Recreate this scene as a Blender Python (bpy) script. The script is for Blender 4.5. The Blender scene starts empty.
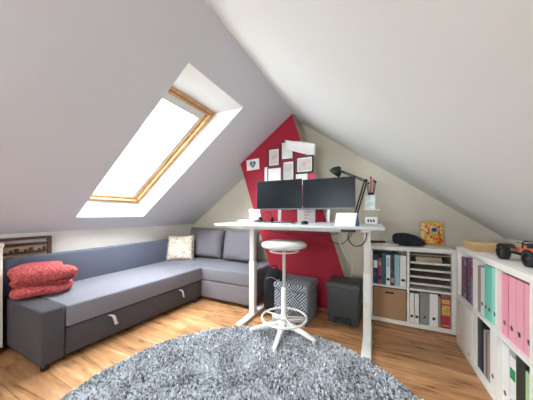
import bpy, bmesh, math, random
import numpy as np
from mathutils import Vector, Matrix
random.seed(4); rng = np.random.default_rng(4)
PI = math.pi
col = bpy.context.scene.collection

# ------------------------------------------------------------ materials
def nodes(name):
    m = bpy.data.materials.new(name); m.use_nodes = True
    nt = m.node_tree; return m, nt, nt.nodes['Principled BSDF']
def mat(name, color, rough=.6, metal=0, bump=0, bscale=60, var=0, vscale=8, spec=.5, detail=3, stretch=None):
    m, nt, b = nodes(name); L = nt.links
    b.inputs['Base Color'].default_value = (*color, 1)
    b.inputs['Roughness'].default_value = rough; b.inputs['Metallic'].default_value = metal
    b.inputs['Specular IOR Level'].default_value = spec
    tc = nt.nodes.new('ShaderNodeTexCoord'); src = tc.outputs['Object']
    if stretch:
        mp = nt.nodes.new('ShaderNodeMapping'); mp.inputs['Scale'].default_value = stretch
        L.new(src, mp.inputs[0]); src = mp.outputs[0]
    if var:
        n = nt.nodes.new('ShaderNodeTexNoise'); n.inputs['Scale'].default_value = vscale; n.inputs['Detail'].default_value = detail
        L.new(src, n.inputs[0])
        mx = nt.nodes.new('ShaderNodeMix'); mx.data_type = 'RGBA'
        mr = nt.nodes.new('ShaderNodeMapRange'); mr.inputs[1].default_value = .3; mr.inputs[2].default_value = .7
        L.new(n.outputs[0], mr.inputs[0]); L.new(mr.outputs[0], mx.inputs[0])
        mx.inputs[6].default_value = (*[max(0, c*(1-var)) for c in color], 1)
        mx.inputs[7].default_value = (*[min(1, c*(1+var)) for c in color], 1)
        L.new(mx.outputs[2], b.inputs['Base Color'])
    if bump:
        n = nt.nodes.new('ShaderNodeTexNoise'); n.inputs['Scale'].default_value = bscale; n.inputs['Detail'].default_value = 4
        L.new(src, n.inputs[0])
        bp = nt.nodes.new('ShaderNodeBump'); bp.inputs['Strength'].default_value = bump; bp.inputs['Distance'].default_value = .01
        L.new(n.outputs[0], bp.inputs['Height']); L.new(bp.outputs[0], b.inputs['Normal'])
    return m
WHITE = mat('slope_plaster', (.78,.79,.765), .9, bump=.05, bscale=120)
WHITE_SHADED = mat('left_slope_plaster_shaded', (.655,.67,.715), .9, bump=.05, bscale=120)  # same white plaster, darkened: the slope's lack of skylight is in the colour
CREAM = mat('gable_plaster', (.74,.69,.57), .9, bump=.08, bscale=110, var=.03, vscale=3)
KNEE = mat('knee_plaster', (.74,.71,.66), .9, bump=.05, bscale=120)
REDP = mat('red_paint', (.36,.008,.03), .75, bump=.05, bscale=120, var=.06, vscale=3)
REVEAL = mat('reveal_paint', (.82,.82,.80), .8)
LAM = mat('white_laminate', (.86,.845,.79), .45, bump=.05)
PLASTW = mat('white_plastic', (.82,.82,.80), .35)
STEELW = mat('white_powder_steel', (.80,.80,.77), .4)
DESKT = mat('desk_laminate', (.66,.70,.70), .35)
DESKE = mat('desk_edge', (.36,.39,.39), .5)
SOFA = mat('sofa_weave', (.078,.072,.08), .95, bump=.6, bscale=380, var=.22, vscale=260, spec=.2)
SOFA_LIT = mat('sofa_seat_weave_lit', (.20,.197,.225), .95, bump=.6, bscale=380, var=.2, vscale=260, spec=.2)  # sofa fabric lightened for the seats, skylight on their tops painted in
SOFAB = mat('sofa_back_weave', (.12,.13,.175), .95, bump=.6, bscale=380, var=.2, vscale=260, spec=.2)
CUSH = mat('cushion_weave', (.20,.185,.205), .95, bump=.6, bscale=380, var=.2, vscale=260, spec=.2)
for m_ in (SOFA, SOFA_LIT, SOFAB, CUSH):
    b_ = m_.node_tree.nodes['Principled BSDF']; b_.inputs['Sheen Weight'].default_value = .04; b_.inputs['Sheen Roughness'].default_value = .35; b_.inputs['Sheen Tint'].default_value = (.85,.86,1,1)
SEAM = mat('seam_thread', (.04,.04,.045), .9)
BLACK = mat('black_plastic', (.015,.015,.017), .45)
RUBBER = mat('black_rubber', (.02,.02,.022), .8, bump=.3, bscale=80)
BLACKF = mat('black_fabric', (.017,.018,.024), .85, bump=.5, bscale=200, var=.4, vscale=12)
SCREEN = mat('screen_glass', (.006,.010,.014), .3, spec=.22)
BEZEL = mat('monitor_bezel', (.03,.032,.035), .4)
SILVER = mat('silver_plastic', (.55,.56,.57), .35, metal=.4)
CHROME = mat('chrome', (.75,.75,.76), .2, metal=1)
BIN = mat('dark_grey_plastic', (.055,.06,.06), .5)
PINE = mat('pine', (.62,.36,.16), .5, var=.22, vscale=6, stretch=(1,8,8), spec=.4)
PINED = mat('dark_brown_pine', (.30,.14,.07), .6)  # dark brown wood of the vent flap
ALU = mat('light_grey_trim', (.62,.66,.66), .5)
CARD = mat('cardboard', (.50,.31,.15), .9, var=.08, vscale=10, bump=.1)
KRAFT = mat('brown_fibreboard', (.43,.25,.14), .9, var=.2, vscale=90, bump=.2)
TRAYW = mat('pale_tray_wood', (.46,.38,.27), .6)
TRAYE = mat('tray_front_edge', (.72,.71,.66), .5)
TRAYD = mat('tray_dark_sides', (.22,.20,.17), .8)  # darker tone for the letter tray sides
DARKW = mat('dark_walnut', (.10,.05,.038), .6, var=.3, vscale=20, stretch=(1,1,8))
PAPER = mat('paper', (.84,.83,.81), .8, bump=.1, bscale=20)
PAPERG = mat('grey_print', (.55,.54,.52), .6, var=.25, vscale=9)
PAPERP = mat('pinkish_print', (.60,.52,.50), .6, var=.3, vscale=12)
STACK = mat('page_edges', (.75,.72,.66), .9)
INK = mat('ink', (.02,.03,.06), .7)
REDINK = mat('soft_red_ink', (.75,.35,.33), .7)
BLUEINK = mat('soft_blue_ink', (.35,.55,.75), .7)
def simple(n, c, r=.55, **k): return mat(n, c, r, **k)
NAVY = simple('navy_board', (.02,.045,.13)); TEALB = simple('petrol_board', (.02,.13,.20))
CRIM = simple('crimson_board', (.45,.04,.06)); REDB = simple('brick_red_board', (.42,.10,.09))
SKY = simple('pale_blue_board', (.30,.50,.56)); MINT = simple('mint_board', (.16,.60,.46)); MINTD = simple('light_mint_board', (.33,.70,.58))
PINK = simple('pink_board', (.80,.30,.37)); PINKL = simple('light_pink_board', (.83,.37,.43))
WBOARD = simple('white_board', (.84,.83,.80)); GBOARD = mat('grey_marbled_board', (.27,.28,.26), .6, var=.3, vscale=90)
DBOARD = simple('charcoal_board', (.035,.04,.035)); PURP = mat('plum_print', (.22,.08,.16), .5, var=.85, vscale=25, detail=6)
VIOL = mat('violet_print', (.32,.24,.44), .5, var=.7, vscale=30); BROWNB = simple('brown_board', (.22,.13,.10)); TAUPE = simple('taupe_board', (.36,.28,.25))
GREENL = simple('green_label', (.01,.30,.10)); GOLD = mat('gold_print', (.62,.42,.12), .5, var=.35, vscale=40)
ORANGE = simple('orange_plastic', (.80,.16,.03), .3); LIME = simple('pale_green_board', (.42,.62,.30))

def book_cover_mat():
    m, nt, b = nodes('orange_floral_cover'); L = nt.links
    tc = nt.nodes.new('ShaderNodeTexCoord'); v = nt.nodes.new('ShaderNodeTexVoronoi'); v.inputs['Scale'].default_value = 45
    cr = nt.nodes.new('ShaderNodeValToRGB'); e = cr.color_ramp.elements
    e[0].color = (.75,.42,.03,1); e[1].color = (.60,.08,.02,1); e[1].position = .8
    for p, c in ((.35,(.80,.25,.04,1)), (.55,(.85,.62,.28,1))):
        x = e.new(p); x.color = c
    cr.color_ramp.interpolation = 'CONSTANT'
    s = nt.nodes.new('ShaderNodeSeparateColor')
    L.new(tc.outputs['Object'], v.inputs[0]); L.new(v.outputs['Color'], s.inputs[0]); L.new(s.outputs[0], cr.inputs[0]); L.new(cr.outputs[0], b.inputs['Base Color'])
    b.inputs['Roughness'].default_value = .5; return m
FLORAL = book_cover_mat()

def floor_mat():
    m, nt, b = nodes('oak_laminate'); L = nt.links; N = nt.nodes.new
    tc = N('ShaderNodeTexCoord')
    br = N('ShaderNodeTexBrick'); br.offset = .37; br.offset_frequency = 2
    br.inputs['Scale'].default_value = 1; br.inputs['Brick Width'].default_value = 1.25; br.inputs['Row Height'].default_value = .19
    br.inputs['Mortar Size'].default_value = .0018; br.inputs['Mortar Smooth'].default_value = .3; br.inputs['Bias'].default_value = 0
    br.inputs['Color1'].default_value = (0,0,0,1); br.inputs['Color2'].default_value = (1,1,1,1); br.inputs['Mortar'].default_value = (.5,.5,.5,1)
    L.new(tc.outputs['Object'], br.inputs[0])
    # random offset per plank shifts the grain
    cx = N('ShaderNodeCombineXYZ'); mu = N('ShaderNodeMath'); mu.operation = 'MULTIPLY'; mu.inputs[1].default_value = 17
    L.new(br.outputs['Color'], mu.inputs[0]); L.new(mu.outputs[0], cx.inputs[0]); L.new(mu.outputs[0], cx.inputs[2])
    ad = N('ShaderNodeVectorMath'); ad.operation = 'ADD'; L.new(tc.outputs['Object'], ad.inputs[0]); L.new(cx.outputs[0], ad.inputs[1])
    mp = N('ShaderNodeMapping'); mp.inputs['Scale'].default_value = (1.3, 11, 1); L.new(ad.outputs[0], mp.inputs[0])
    n1 = N('ShaderNodeTexNoise'); n1.inputs['Scale'].default_value = 1.9; n1.inputs['Detail'].default_value = 7; n1.inputs['Roughness'].default_value = .62; n1.inputs['Distortion'].default_value = .8
    L.new(mp.outputs[0], n1.inputs[0])
    cr = N('ShaderNodeValToRGB'); e = cr.color_ramp.elements
    e[0].position = .33; e[0].color = (.15,.075,.028,1); e[1].position = .69; e[1].color = (.76,.45,.23,1)
    x = e.new(.42); x.color = (.50,.235,.095,1); x = e.new(.56); x.color = (.60,.32,.15,1)
    L.new(n1.outputs[0], cr.inputs[0])
    # knots
    mp2 = N('ShaderNodeMapping'); mp2.inputs['Scale'].default_value = (1.6, 5, 1); L.new(ad.outputs[0], mp2.inputs[0])
    n2 = N('ShaderNodeTexNoise'); n2.inputs['Scale'].default_value = 2.2; n2.inputs['Detail'].default_value = 4; L.new(mp2.outputs[0], n2.inputs[0])
    mr = N('ShaderNodeMapRange'); mr.inputs[1].default_value = .60; mr.inputs[2].default_value = .72; L.new(n2.outputs[0], mr.inputs[0])
    mx = N('ShaderNodeMix'); mx.data_type = 'RGBA'; mx.inputs[7].default_value = (.10,.05,.025,1)
    ms = N('ShaderNodeMath'); ms.operation = 'MULTIPLY'; ms.inputs[1].default_value = .75; L.new(mr.outputs[0], ms.inputs[0]); L.new(ms.outputs[0], mx.inputs[0]); L.new(cr.outputs[0], mx.inputs[6])
    # plank tone
    hs = N('ShaderNodeHueSaturation'); mv = N('ShaderNodeMapRange'); mv.inputs[3].default_value = .74; mv.inputs[4].default_value = 1.14
    L.new(br.outputs['Color'], mv.inputs[0]); L.new(mv.outputs[0], hs.inputs['Value']); L.new(mx.outputs[2], hs.inputs['Color'])
    m2 = N('ShaderNodeMix'); m2.data_type = 'RGBA'; m2.inputs[7].default_value = (.09,.045,.02,1)
    L.new(br.outputs['Fac'], m2.inputs[0]); L.new(hs.outputs[0], m2.inputs[6]); L.new(m2.outputs[2], b.inputs['Base Color'])
    b.inputs['Roughness'].default_value = .38
    bp = N('ShaderNodeBump'); bp.inputs['Strength'].default_value = .12; bp.inputs['Distance'].default_value = .004
    L.new(n1.outputs[0], bp.inputs['Height']); L.new(bp.outputs[0], b.inputs['Normal'])
    return m
FLOOR = floor_mat()

def pile_mat():
    m, nt, b = nodes('rug_pile_yarn'); L = nt.links; N = nt.nodes.new
    tc = N('ShaderNodeTexCoord'); n = N('ShaderNodeTexNoise'); n.inputs['Scale'].default_value = 60; n.inputs['Detail'].default_value = 3
    L.new(tc.outputs['Object'], n.inputs[0])
    n2 = N('ShaderNodeTexNoise'); n2.inputs['Scale'].default_value = 5; L.new(tc.outputs['Object'], n2.inputs[0])
    ad = N('ShaderNodeMath'); ad.operation = 'MULTIPLY_ADD'; ad.inputs[1].default_value = .35; L.new(n2.outputs[0], ad.inputs[0]); L.new(n.outputs[0], ad.inputs[2])
    cr = N('ShaderNodeValToRGB'); e = cr.color_ramp.elements
    e[0].position = .5; e[0].color = (.16,.17,.19,1); e[1].position = .76; e[1].color = (.86,.89,.93,1)
    L.new(ad.outputs[0], cr.inputs[0]); L.new(cr.outputs[0], b.inputs['Base Color']); b.inputs['Roughness'].default_value = 1
    b.inputs['Specular IOR Level'].default_value = .1
    return m
PILE = pile_mat(); RUGB = simple('rug_backing', (.12,.125,.135), 1)

def pattern_mat():
    # navy and white line triangles, as printed on the fabric pouf
    m, nt, b = nodes('line_triangle_print'); L = nt.links
    def M(op, a, bb=None):
        n = nt.nodes.new('ShaderNodeMath'); n.operation = op
        for i, v in enumerate((a, bb)):
            if v is None: continue
            if isinstance(v, (int, float)): n.inputs[i].default_value = v
            else: L.new(v, n.inputs[i])
        return n.outputs[0]
    tc = nt.nodes.new('ShaderNodeTexCoord'); sp = nt.nodes.new('ShaderNodeSeparateXYZ'); L.new(tc.outputs['Object'], sp.inputs[0])
    x = M('ADD', sp.outputs[0], sp.outputs[1]); z = sp.outputs[2]
    p = M('ADD', x, z); q = M('SUBTRACT', x, z)
    cell = .145
    par = M('MODULO', M('ADD', M('ADD', M('FLOOR', M('DIVIDE', p, cell)), M('FLOOR', M('DIVIDE', q, cell))), 200), 2)
    pick = M('GREATER_THAN', par, .5)
    a = M('ADD', M('MULTIPLY', p, pick), M('MULTIPLY', q, M('SUBTRACT', 1, pick)))
    st = M('GREATER_THAN', M('SINE', M('MULTIPLY', a, 2*PI/.033)), -.15)
    mx = nt.nodes.new('ShaderNodeMix'); mx.data_type = 'RGBA'; L.new(st, mx.inputs[0])
    mx.inputs[6].default_value = (.46,.50,.54,1); mx.inputs[7].default_value = (.03,.045,.08,1)
    L.new(mx.outputs[2], b.inputs['Base Color']); b.inputs['Roughness'].default_value = .85; return m
PATT = pattern_mat(); PATTL = PATT

def waffle_mat():
    m, nt, b = nodes('coral_waffle_knit'); L = nt.links; N = nt.nodes.new
    tc = N('ShaderNodeTexCoord'); v = N('ShaderNodeTexVoronoi'); v.inputs['Scale'].default_value = 48; L.new(tc.outputs['Object'], v.inputs[0])
    cr = N('ShaderNodeValToRGB'); e = cr.color_ramp.elements; e[0].color = (.60,.13,.13,1); e[1].color = (.36,.05,.05,1); e[1].position = .75
    L.new(v.outputs[0], cr.inputs[0]); L.new(cr.outputs[0], b.inputs['Base Color']); b.inputs['Roughness'].default_value = .95
    bp = N('ShaderNodeBump'); bp.invert = True; bp.inputs['Strength'].default_value = .8; bp.inputs['Distance'].default_value = .012
    L.new(v.outputs[0], bp.inputs['Height']); L.new(bp.outputs[0], b.inputs['Normal']); return m
CORAL = waffle_mat()
def pillow_mat():
    m, nt, b = nodes('cream_botanical_print'); L = nt.links; N = nt.nodes.new
    tc = N('ShaderNodeTexCoord'); v = N('ShaderNodeTexNoise'); v.inputs['Scale'].default_value = 16; v.inputs['Detail'].default_value = 2; v.inputs['Distortion'].default_value = 2.2
    L.new(tc.outputs['Object'], v.inputs[0])
    cr = N('ShaderNodeValToRGB'); e = cr.color_ramp.elements; cr.color_ramp.interpolation = 'EASE'
    e[0].position = .36; e[0].color = (.36,.30,.24,1); e[1].position = .6; e[1].color = (.74,.66,.55,1)
    x = e.new(.44); x.color = (.70,.63,.53,1); x = e.new(.5); x.color = (.50,.36,.27,1); x = e.new(.54); x.color = (.74,.68,.58,1)
    L.new(v.outputs[0], cr.inputs[0]); L.new(cr.outputs[0], b.inputs['Base Color']); b.inputs['Roughness'].default_value = .9; return m
PRINT = pillow_mat()
def glass_mat(name, tint=(1,1,1), gl=.08):
    m = bpy.data.materials.new(name); m.use_nodes = True; nt = m.node_tree; nt.nodes.clear()
    o = nt.nodes.new('ShaderNodeOutputMaterial'); mx = nt.nodes.new('ShaderNodeMixShader'); t = nt.nodes.new('ShaderNodeBsdfTransparent'); g = nt.nodes.new('ShaderNodeBsdfGlossy')
    t.inputs[0].default_value = (*tint,1); g.inputs['Roughness'].default_value = .03; mx.inputs[0].default_value = gl
    nt.links.new(t.outputs[0], mx.inputs[1]); nt.links.new(g.outputs[0], mx.inputs[2]); nt.links.new(mx.outputs[0], o.inputs[0]); return m
GLASS = glass_mat('window_glass', (.97,.99,1)); ACRYL = glass_mat('clear_acrylic', (.93,.96,.97), .1)

# ------------------------------------------------------------ helpers
def bm_(): return bmesh.new()
def box(bm, x0, x1, y0, y1, z0, z1, mi=0):
    vs = [bm.verts.new(p) for p in ((x0,y0,z0),(x1,y0,z0),(x1,y1,z0),(x0,y1,z0),(x0,y0,z1),(x1,y0,z1),(x1,y1,z1),(x0,y1,z1))]
    fs = []
    for f in ((0,3,2,1),(4,5,6,7),(0,1,5,4),(1,2,6,5),(2,3,7,6),(3,0,4,7)):
        F = bm.faces.new([vs[i] for i in f]); F.material_index = mi; fs.append(F)
    return vs
def prism(bm, poly, z0, z1, mi=0, M=None):   # poly in xy, extruded in z, then mapped by M
    M = M or Matrix()
    a = [bm.verts.new(M @ Vector((x,y,z0))) for x,y in poly]; b = [bm.verts.new(M @ Vector((x,y,z1))) for x,y in poly]
    n = len(poly); fs = [bm.faces.new(a[::-1]), bm.faces.new(b)]
    for i in range(n): fs.append(bm.faces.new((a[i], a[(i+1)%n], b[(i+1)%n], b[i])))
    for f in fs: f.material_index = mi
def tube(bm, pts, r, n=8, mi=0, closed=False, cap=True):
    P = [Vector(p) for p in pts]; rings = []; up = None
    R = r if isinstance(r, (list, tuple)) else [r]*len(P)
    for i, p in enumerate(P):
        if closed: t = (P[(i+1)%len(P)]-P[i-1]).normalized()
        else: t = (P[min(i+1,len(P)-1)]-P[max(i-1,0)]).normalized()
        if up is None: up = Vector((0,0,1)) if abs(t.z) < .9 else Vector((1,0,0))
        a = t.cross(up).normalized(); b = a.cross(t).normalized(); up = b
        rings.append([bm.verts.new(p + R[i]*(math.cos(2*PI*k/n)*a + math.sin(2*PI*k/n)*b)) for k in range(n)])
    m = len(rings)
    for i in range(m if closed else m-1):
        A, B = rings[i], rings[(i+1)%m]
        for k in range(n):
            f = bm.faces.new((A[k], A[(k+1)%n], B[(k+1)%n], B[k])); f.material_index = mi; f.smooth = True
    if cap and not closed:
        for rg in (rings[0], rings[-1]):
            f = bm.faces.new(rg); f.material_index = mi
def lathe(bm, prof, n=32, M=None, mi=0, smooth=True):   # prof (r,z)
    M = M or Matrix(); rings = []
    for r, z in prof:
        if r < 1e-5: rings.append([bm.verts.new(M @ Vector((0,0,z)))])
        else: rings.append([bm.verts.new(M @ Vector((r*math.cos(2*PI*k/n), r*math.sin(2*PI*k/n), z))) for k in range(n)])
    for A, B in zip(rings, rings[1:]):
        for k in range(n):
            q = [A[k%len(A)], A[(k+1)%n%len(A)], B[(k+1)%n%len(B)], B[k%len(B)]]
            u = []
            for v in q:
                if v not in u: u.append(v)
            if len(u) > 2:
                try: f = bm.faces.new(u); f.material_index = mi; f.smooth = smooth
                except ValueError: pass
def loft(bm, rings, cap=True, smooth=True, mi=0):
    R = [[bm.verts.new(p) for p in r] for r in rings]; n = len(R[0])
    for A, B in zip(R, R[1:]):
        for k in range(n):
            f = bm.faces.new((A[k], A[(k+1)%n], B[(k+1)%n], B[k])); f.smooth = smooth; f.material_index = mi
    if cap: bm.faces.new(R[0]); bm.faces.new(R[-1])
def smooth_path(pts, k=6):
    P = [Vector(p) for p in pts]; P = [2*P[0]-P[1]] + P + [2*P[-1]-P[-2]]; out = []
    for i in range(1, len(P)-2):
        for j in range(k):
            t = j/k; a, b, c, d = P[i-1:i+3]
            out.append(.5*((2*b) + (c-a)*t + (2*a-5*b+4*c-d)*t*t + (3*b-a-3*c+d)*t**3))
    out.append(P[-2]); return out
def bevel(bm, w, seg=2, ang=.6):
    bmesh.ops.recalc_face_normals(bm, faces=bm.faces)
    e = [e for e in bm.edges if len(e.link_faces) == 2 and e.calc_face_angle(0) > ang]
    bmesh.ops.bevel(bm, geom=e, offset=w, segments=seg, affect='EDGES', profile=.5, clamp_overlap=True)
def obj(name, bm, mats, parent=None, bev=0, seg=2, smooth=False, sub=0, origin=None):
    if bev: bevel(bm, bev, seg)
    else: bmesh.ops.recalc_face_normals(bm, faces=bm.faces)
    off = Vector((0,0,0))
    if parent is None:
        if origin is None:
            xs = [v.co.x for v in bm.verts]; ys = [v.co.y for v in bm.verts]; zs = [v.co.z for v in bm.verts]
            off = Vector(((min(xs)+max(xs))/2, (min(ys)+max(ys))/2, min(zs)))
        else: off = Vector(origin)
    elif parent.get('_w') is not None: off = Vector(parent['_w'])
    bmesh.ops.translate(bm, verts=bm.verts, vec=-off)
    me = bpy.data.meshes.new(name)
    if smooth or bev:
        for f in bm.faces: f.smooth = True
    bm.to_mesh(me); bm.free()
    for m in (mats if isinstance(mats, (list, tuple)) else [mats]): me.materials.append(m)
    o = bpy.data.objects.new(name, me); col.objects.link(o)
    if bev and not sub:
        try: me.set_sharp_from_angle(angle=math.radians(50))
        except Exception: pass
    if parent is None: o.location = off
    else: o.parent = parent
    if sub:
        md = o.modifiers.new('sub', 'SUBSURF'); md.levels = sub; md.render_levels = sub
    return o
WORLD = {}
def thing(name, label, cat, loc=(0,0,0), rz=0, group=None, world=False):
    o = bpy.data.objects.new(name, None); col.objects.link(o); o.empty_display_size = .05
    o.location = loc; o.rotation_euler = (0,0,rz); o['label'] = label; o['category'] = cat
    if group: o['group'] = group
    if world: o['_w'] = list(loc)         # parts of this thing are written in room coordinates
    return o
def tag(o, label, cat, group=None):
    o['label'] = label; o['category'] = cat
    if group: o['group'] = group
    return o
def struct(o): o['kind'] = 'structure'; return o
def sbox(name, dims, m, parent=None, bev=0, **k):
    b = bm_(); box(b, *dims); return obj(name, b, m, parent, bev, **k)
def copy_tree(src, parent=None):
    c = src.copy(); col.objects.link(c)
    if parent: c.parent = parent
    for ch in list(src.children): copy_tree(ch, c)
    return c

# ------------------------------------------------------------ the room
XR, ZR, ML, MR = -.939, 2.462, .726, .727
XL, XRW, YB, YF = -3.0, 1.2, 3.12, -1.9
zl = lambda x: ZR + ML*(x-XR)
zr = lambda x: ZR - MR*(x-XR)
ZL, ZRW = zl(XL), zr(XRW)
struct(sbox('floor', (XL-.15, XRW+.15, YF-.15, YB+.15, -.1, 0), FLOOR, origin=(0,0,0)))
struct(sbox('wall_left', (XL-.15, XL, YF, YB, 0, ZL), KNEE))
struct(sbox('wall_right', (XRW, XRW+.15, YF, YB, 0, ZRW), KNEE))
gable = [(XL,0),(XRW,0),(XRW,ZRW),(XR,ZR),(XL,ZL)]
XZ = Matrix(((1,0,0,0),(0,0,1,0),(0,1,0,0),(0,0,0,1)))      # (x,y,z) -> (x, z, y)
b = bm_(); prism(b, gable, YB, YB+.15, 0, XZ); struct(obj('wall_back', b, CREAM))
# near gable behind the camera; its window opening is added for fill daylight
b = bm_(); wx0, wx1, wz0, wz1 = -1.55, -.35, .9, 1.7
for p in ([(XL,0),(wx0,0),(wx0,zl(wx0)),(XL,ZL)], [(wx1,0),(XRW,0),(XRW,ZRW),(wx1,zr(wx1))],
          [(wx0,0),(wx1,0),(wx1,wz0),(wx0,wz0)], [(wx0,wz1),(wx1,wz1),(wx1,zr(wx1)),(XR,ZR),(wx0,zl(wx0))]):
    prism(b, p, YF-.15, YF, 0, XZ)
struct(obj('wall_front', b, CREAM))
w2 = bm_()
for q in ((wx0,wx0+.06,wz0,wz1),(wx1-.06,wx1,wz0,wz1),(wx0,wx1,wz0,wz0+.06),(wx0,wx1,wz1-.06,wz1),(-.98,-.92,wz0,wz1)):
    box(w2, q[0], q[1], YF-.12, YF-.06, q[2], q[3])
w2o = struct(obj('window_fill', w2, PLASTW))  # unseen window, added to let extra daylight into the room
bb = bm_(); ox, oz = (wx0+wx1)/2, wz0
box(bb, wx0-ox, wx1-ox, .02, .026, 0, wz1-wz0); pane2 = obj('pane', bb, GLASS, w2o)
# right slope
def slope_strip(bm, xa, za, xb, zb, n, off):
    pass
b = bm_(); nR = Vector((MR,0,1)).normalized()*.12
vs = []
for (x,z) in ((XR,ZR),(XRW+.02,zr(XRW+.02))):
    for d in (0,1):
        for y in (YF-.15,YB+.15): vs.append(b.verts.new((x+nR.x*d, y, z+nR.z*d)))
for f in ((0,1,5,4),(2,3,7,6),(0,1,3,2),(4,5,7,6),(0,2,6,4),(1,3,7,5)): b.faces.new([vs[i] for i in f])
struct(obj('ceiling_right', b, WHITE))
# left slope with the roof window opening: level head, upright sill, splayed far cheek
nLd = Vector((-ML,0,1)).normalized()
ya0, ya1, xt, xb_ = 1.215, 1.97, -1.222, -2.795          # opening in the slope
OFF = .15
def on(x, y, off): return Vector((x, y, zl(x))) + nLd*off
xt2 = -1.524 - nLd.x*OFF; xb2 = -2.79 - nLd.x*OFF            # slope parameter of the frame's ends
fa0, fa1 = 1.215, 1.89
b = bm_()
V = lambda p: b.verts.new(p)
def sheet(off, x0, x1, y0, y1, hx0, hx1, hy0, hy1):
    o = [V(on(x0,y0,off)),V(on(x1,y0,off)),V(on(x1,y1,off)),V(on(x0,y1,off))]
    h = [V(on(hx0,hy0,off)),V(on(hx1,hy0,off)),V(on(hx1,hy1,off)),V(on(hx0,hy1,off))]
    for i in range(4): b.faces.new((o[i],o[(i+1)%4],h[(i+1)%4],h[i]))
    return o, h
o1, h1 = sheet(0, XL-.02, XR, YF-.15, YB+.15, xb_, xt, ya0, ya1)
o2, h2 = sheet(OFF, XL-.02, XR+.02, YF-.15, YB+.15, xb2, xt2, fa0, fa1)
for i in range(4):
    f = b.faces.new((h1[i],h1[(i+1)%4],h2[(i+1)%4],h2[i])); f.material_index = 1
    b.faces.new((o1[i],o1[(i+1)%4],o2[(i+1)%4],o2[i]))
struct(obj('ceiling_left', b, [WHITE_SHADED, REVEAL]))
# roof window: frame > sash (> pane), glazing bead, vent bar
SL = Matrix.Translation(on(xb2, fa0, OFF)) @ Matrix((( 1/math.hypot(1,ML),0,nLd.x,0),(0,1,0,0),(ML/math.hypot(1,ML),0,nLd.z,0),(0,0,0,1)))
LW = (xt2-xb2)*math.hypot(1,ML); WW = fa1-fa0
def ring(bm, a0, a1, w0, w1, t, z0, z1, tt=None, tb=None):
    tt = tt or t; tb = tb or t
    for q in ((a0,a0+tb,w0,w1),(a1-tt,a1,w0,w1),(a0+tb,a1-tt,w0,w0+t),(a0+tb,a1-tt,w1-t,w1)):
        poly = [(q[0],q[2]),(q[1],q[2]),(q[1],q[3]),(q[0],q[3])]
        prism(bm, poly, z0, z1, 0, SL)
b = bm_(); ring(b, 0, LW, 0, WW, .042, -.012, .10)
orig = SL @ Vector((0,0,0))
win = struct(obj('window_1', b, PINE, origin=orig)); win['_w'] = list(orig)
b = bm_(); ring(b, .044, LW-.044, .044, WW-.044, .028, .012, .04); sash = obj('sash', b, PINE, win); sash['_w'] = list(orig)
b = bm_(); ring(b, .072, LW-.072, .072, WW-.072, .036, .022, .085, tt=.08, tb=.014); obj('glazing_trim', b, ALU, win)
b = bm_(); prism(b, [(LW-.04,.034),(LW-.028,.034),(LW-.028,WW-.034),(LW-.04,WW-.034)], -.014, .012, 0, SL); obj('vent_flap', b, PINED, win)
b = bm_(); prism(b, [(.07,.07),(LW-.14,.07),(LW-.14,WW-.07),(.07,WW-.07)], .052, .058, 0, SL); obj('pane', b, GLASS, win)
# leaning chimney breast painted red in front
YC = 2.739
b = bm_()
chim = [(-1.14,0),(-.18,0),(-.959,2.459),(-1.746,zl(-1.746)+.003)]
prism(b, chim, YC, YB, 0, XZ)
bmesh.ops.recalc_face_normals(b, faces=b.faces)
for f in b.faces: f.material_index = 1 if f.normal.y < -.9 else 0
struct(obj('wall_chimney', b, [CREAM, REDP]))

# ------------------------------------------------------------ corner sofa
sofa = thing('corner_sofa', 'long dark grey fabric corner sofa bed along the low wall under the roof window', 'sofa', (-2.5,1.9,0), world=True)
fx = lambda y: -2.145 + (y-.72)*(.09/1.57)              # front line runs very slightly skew
def plan(bm, y0, y1, z0, z1, xin=None, inset=0):
    xin = -2.86 if xin is None else xin
    prism(bm, [(xin,y0),(fx(y0)-inset,y0),(fx(y1)-inset,y1),(xin,y1)], z0, z1)
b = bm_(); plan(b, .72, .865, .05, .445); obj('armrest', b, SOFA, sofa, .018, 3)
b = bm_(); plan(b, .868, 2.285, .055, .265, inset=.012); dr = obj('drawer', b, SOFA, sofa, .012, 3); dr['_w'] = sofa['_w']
for y in (1.205, 1.955):
    b = bm_(); x = fx(y)
    tube(b, smooth_path([(x-.012,y-.012,.245),(x+.012,y-.004,.235),(x+.02,y,.20),(x+.012,y+.006,.155),(x-.0,y+.012,.15)],4), .006, 4)
    for v in b.verts: v.co.y = y + (v.co.y-y)*2.6
    obj('pull_tab', b, simple('tab_webbing', (.55,.57,.60), .8), dr)
b = bm_(); plan(b, .868, 2.285, .27, .44); obj('seat_cushion', b, SOFA_LIT, sofa, .02, 3)
b = bm_(); prism(b, [(-2.86,2.29),(-1.34,2.29),(-1.34,3.08),(-2.86,3.08)], .05, .268); obj('chaise_base', b, CUSH, sofa, .012, 3)
b = bm_(); prism(b, [(-2.86,2.288),(-1.335,2.288),(-1.335,3.08),(-2.86,3.08)], .272, .44); obj('chaise_cushion', b, SOFA_LIT, sofa, .022, 3)
b = bm_(); prism(b, [(-2.95,.74),(-2.87,.74),(-2.865,3.08),(-2.94,3.08)], .05, .755); obj('backrest', b, SOFAB, sofa, .02, 3)
for (x,y) in ((-2.19,.76),(-2.8,.78),(-1.40,2.34),(-1.40,3.0),(-2.10,2.2)):
    b = bm_(); lathe(b, [(0,0),(.022,0),(.026,.052),(0,.052)], 16, Matrix.Translation((x,y,0))); obj('leg', b, BLACK, sofa)
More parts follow.
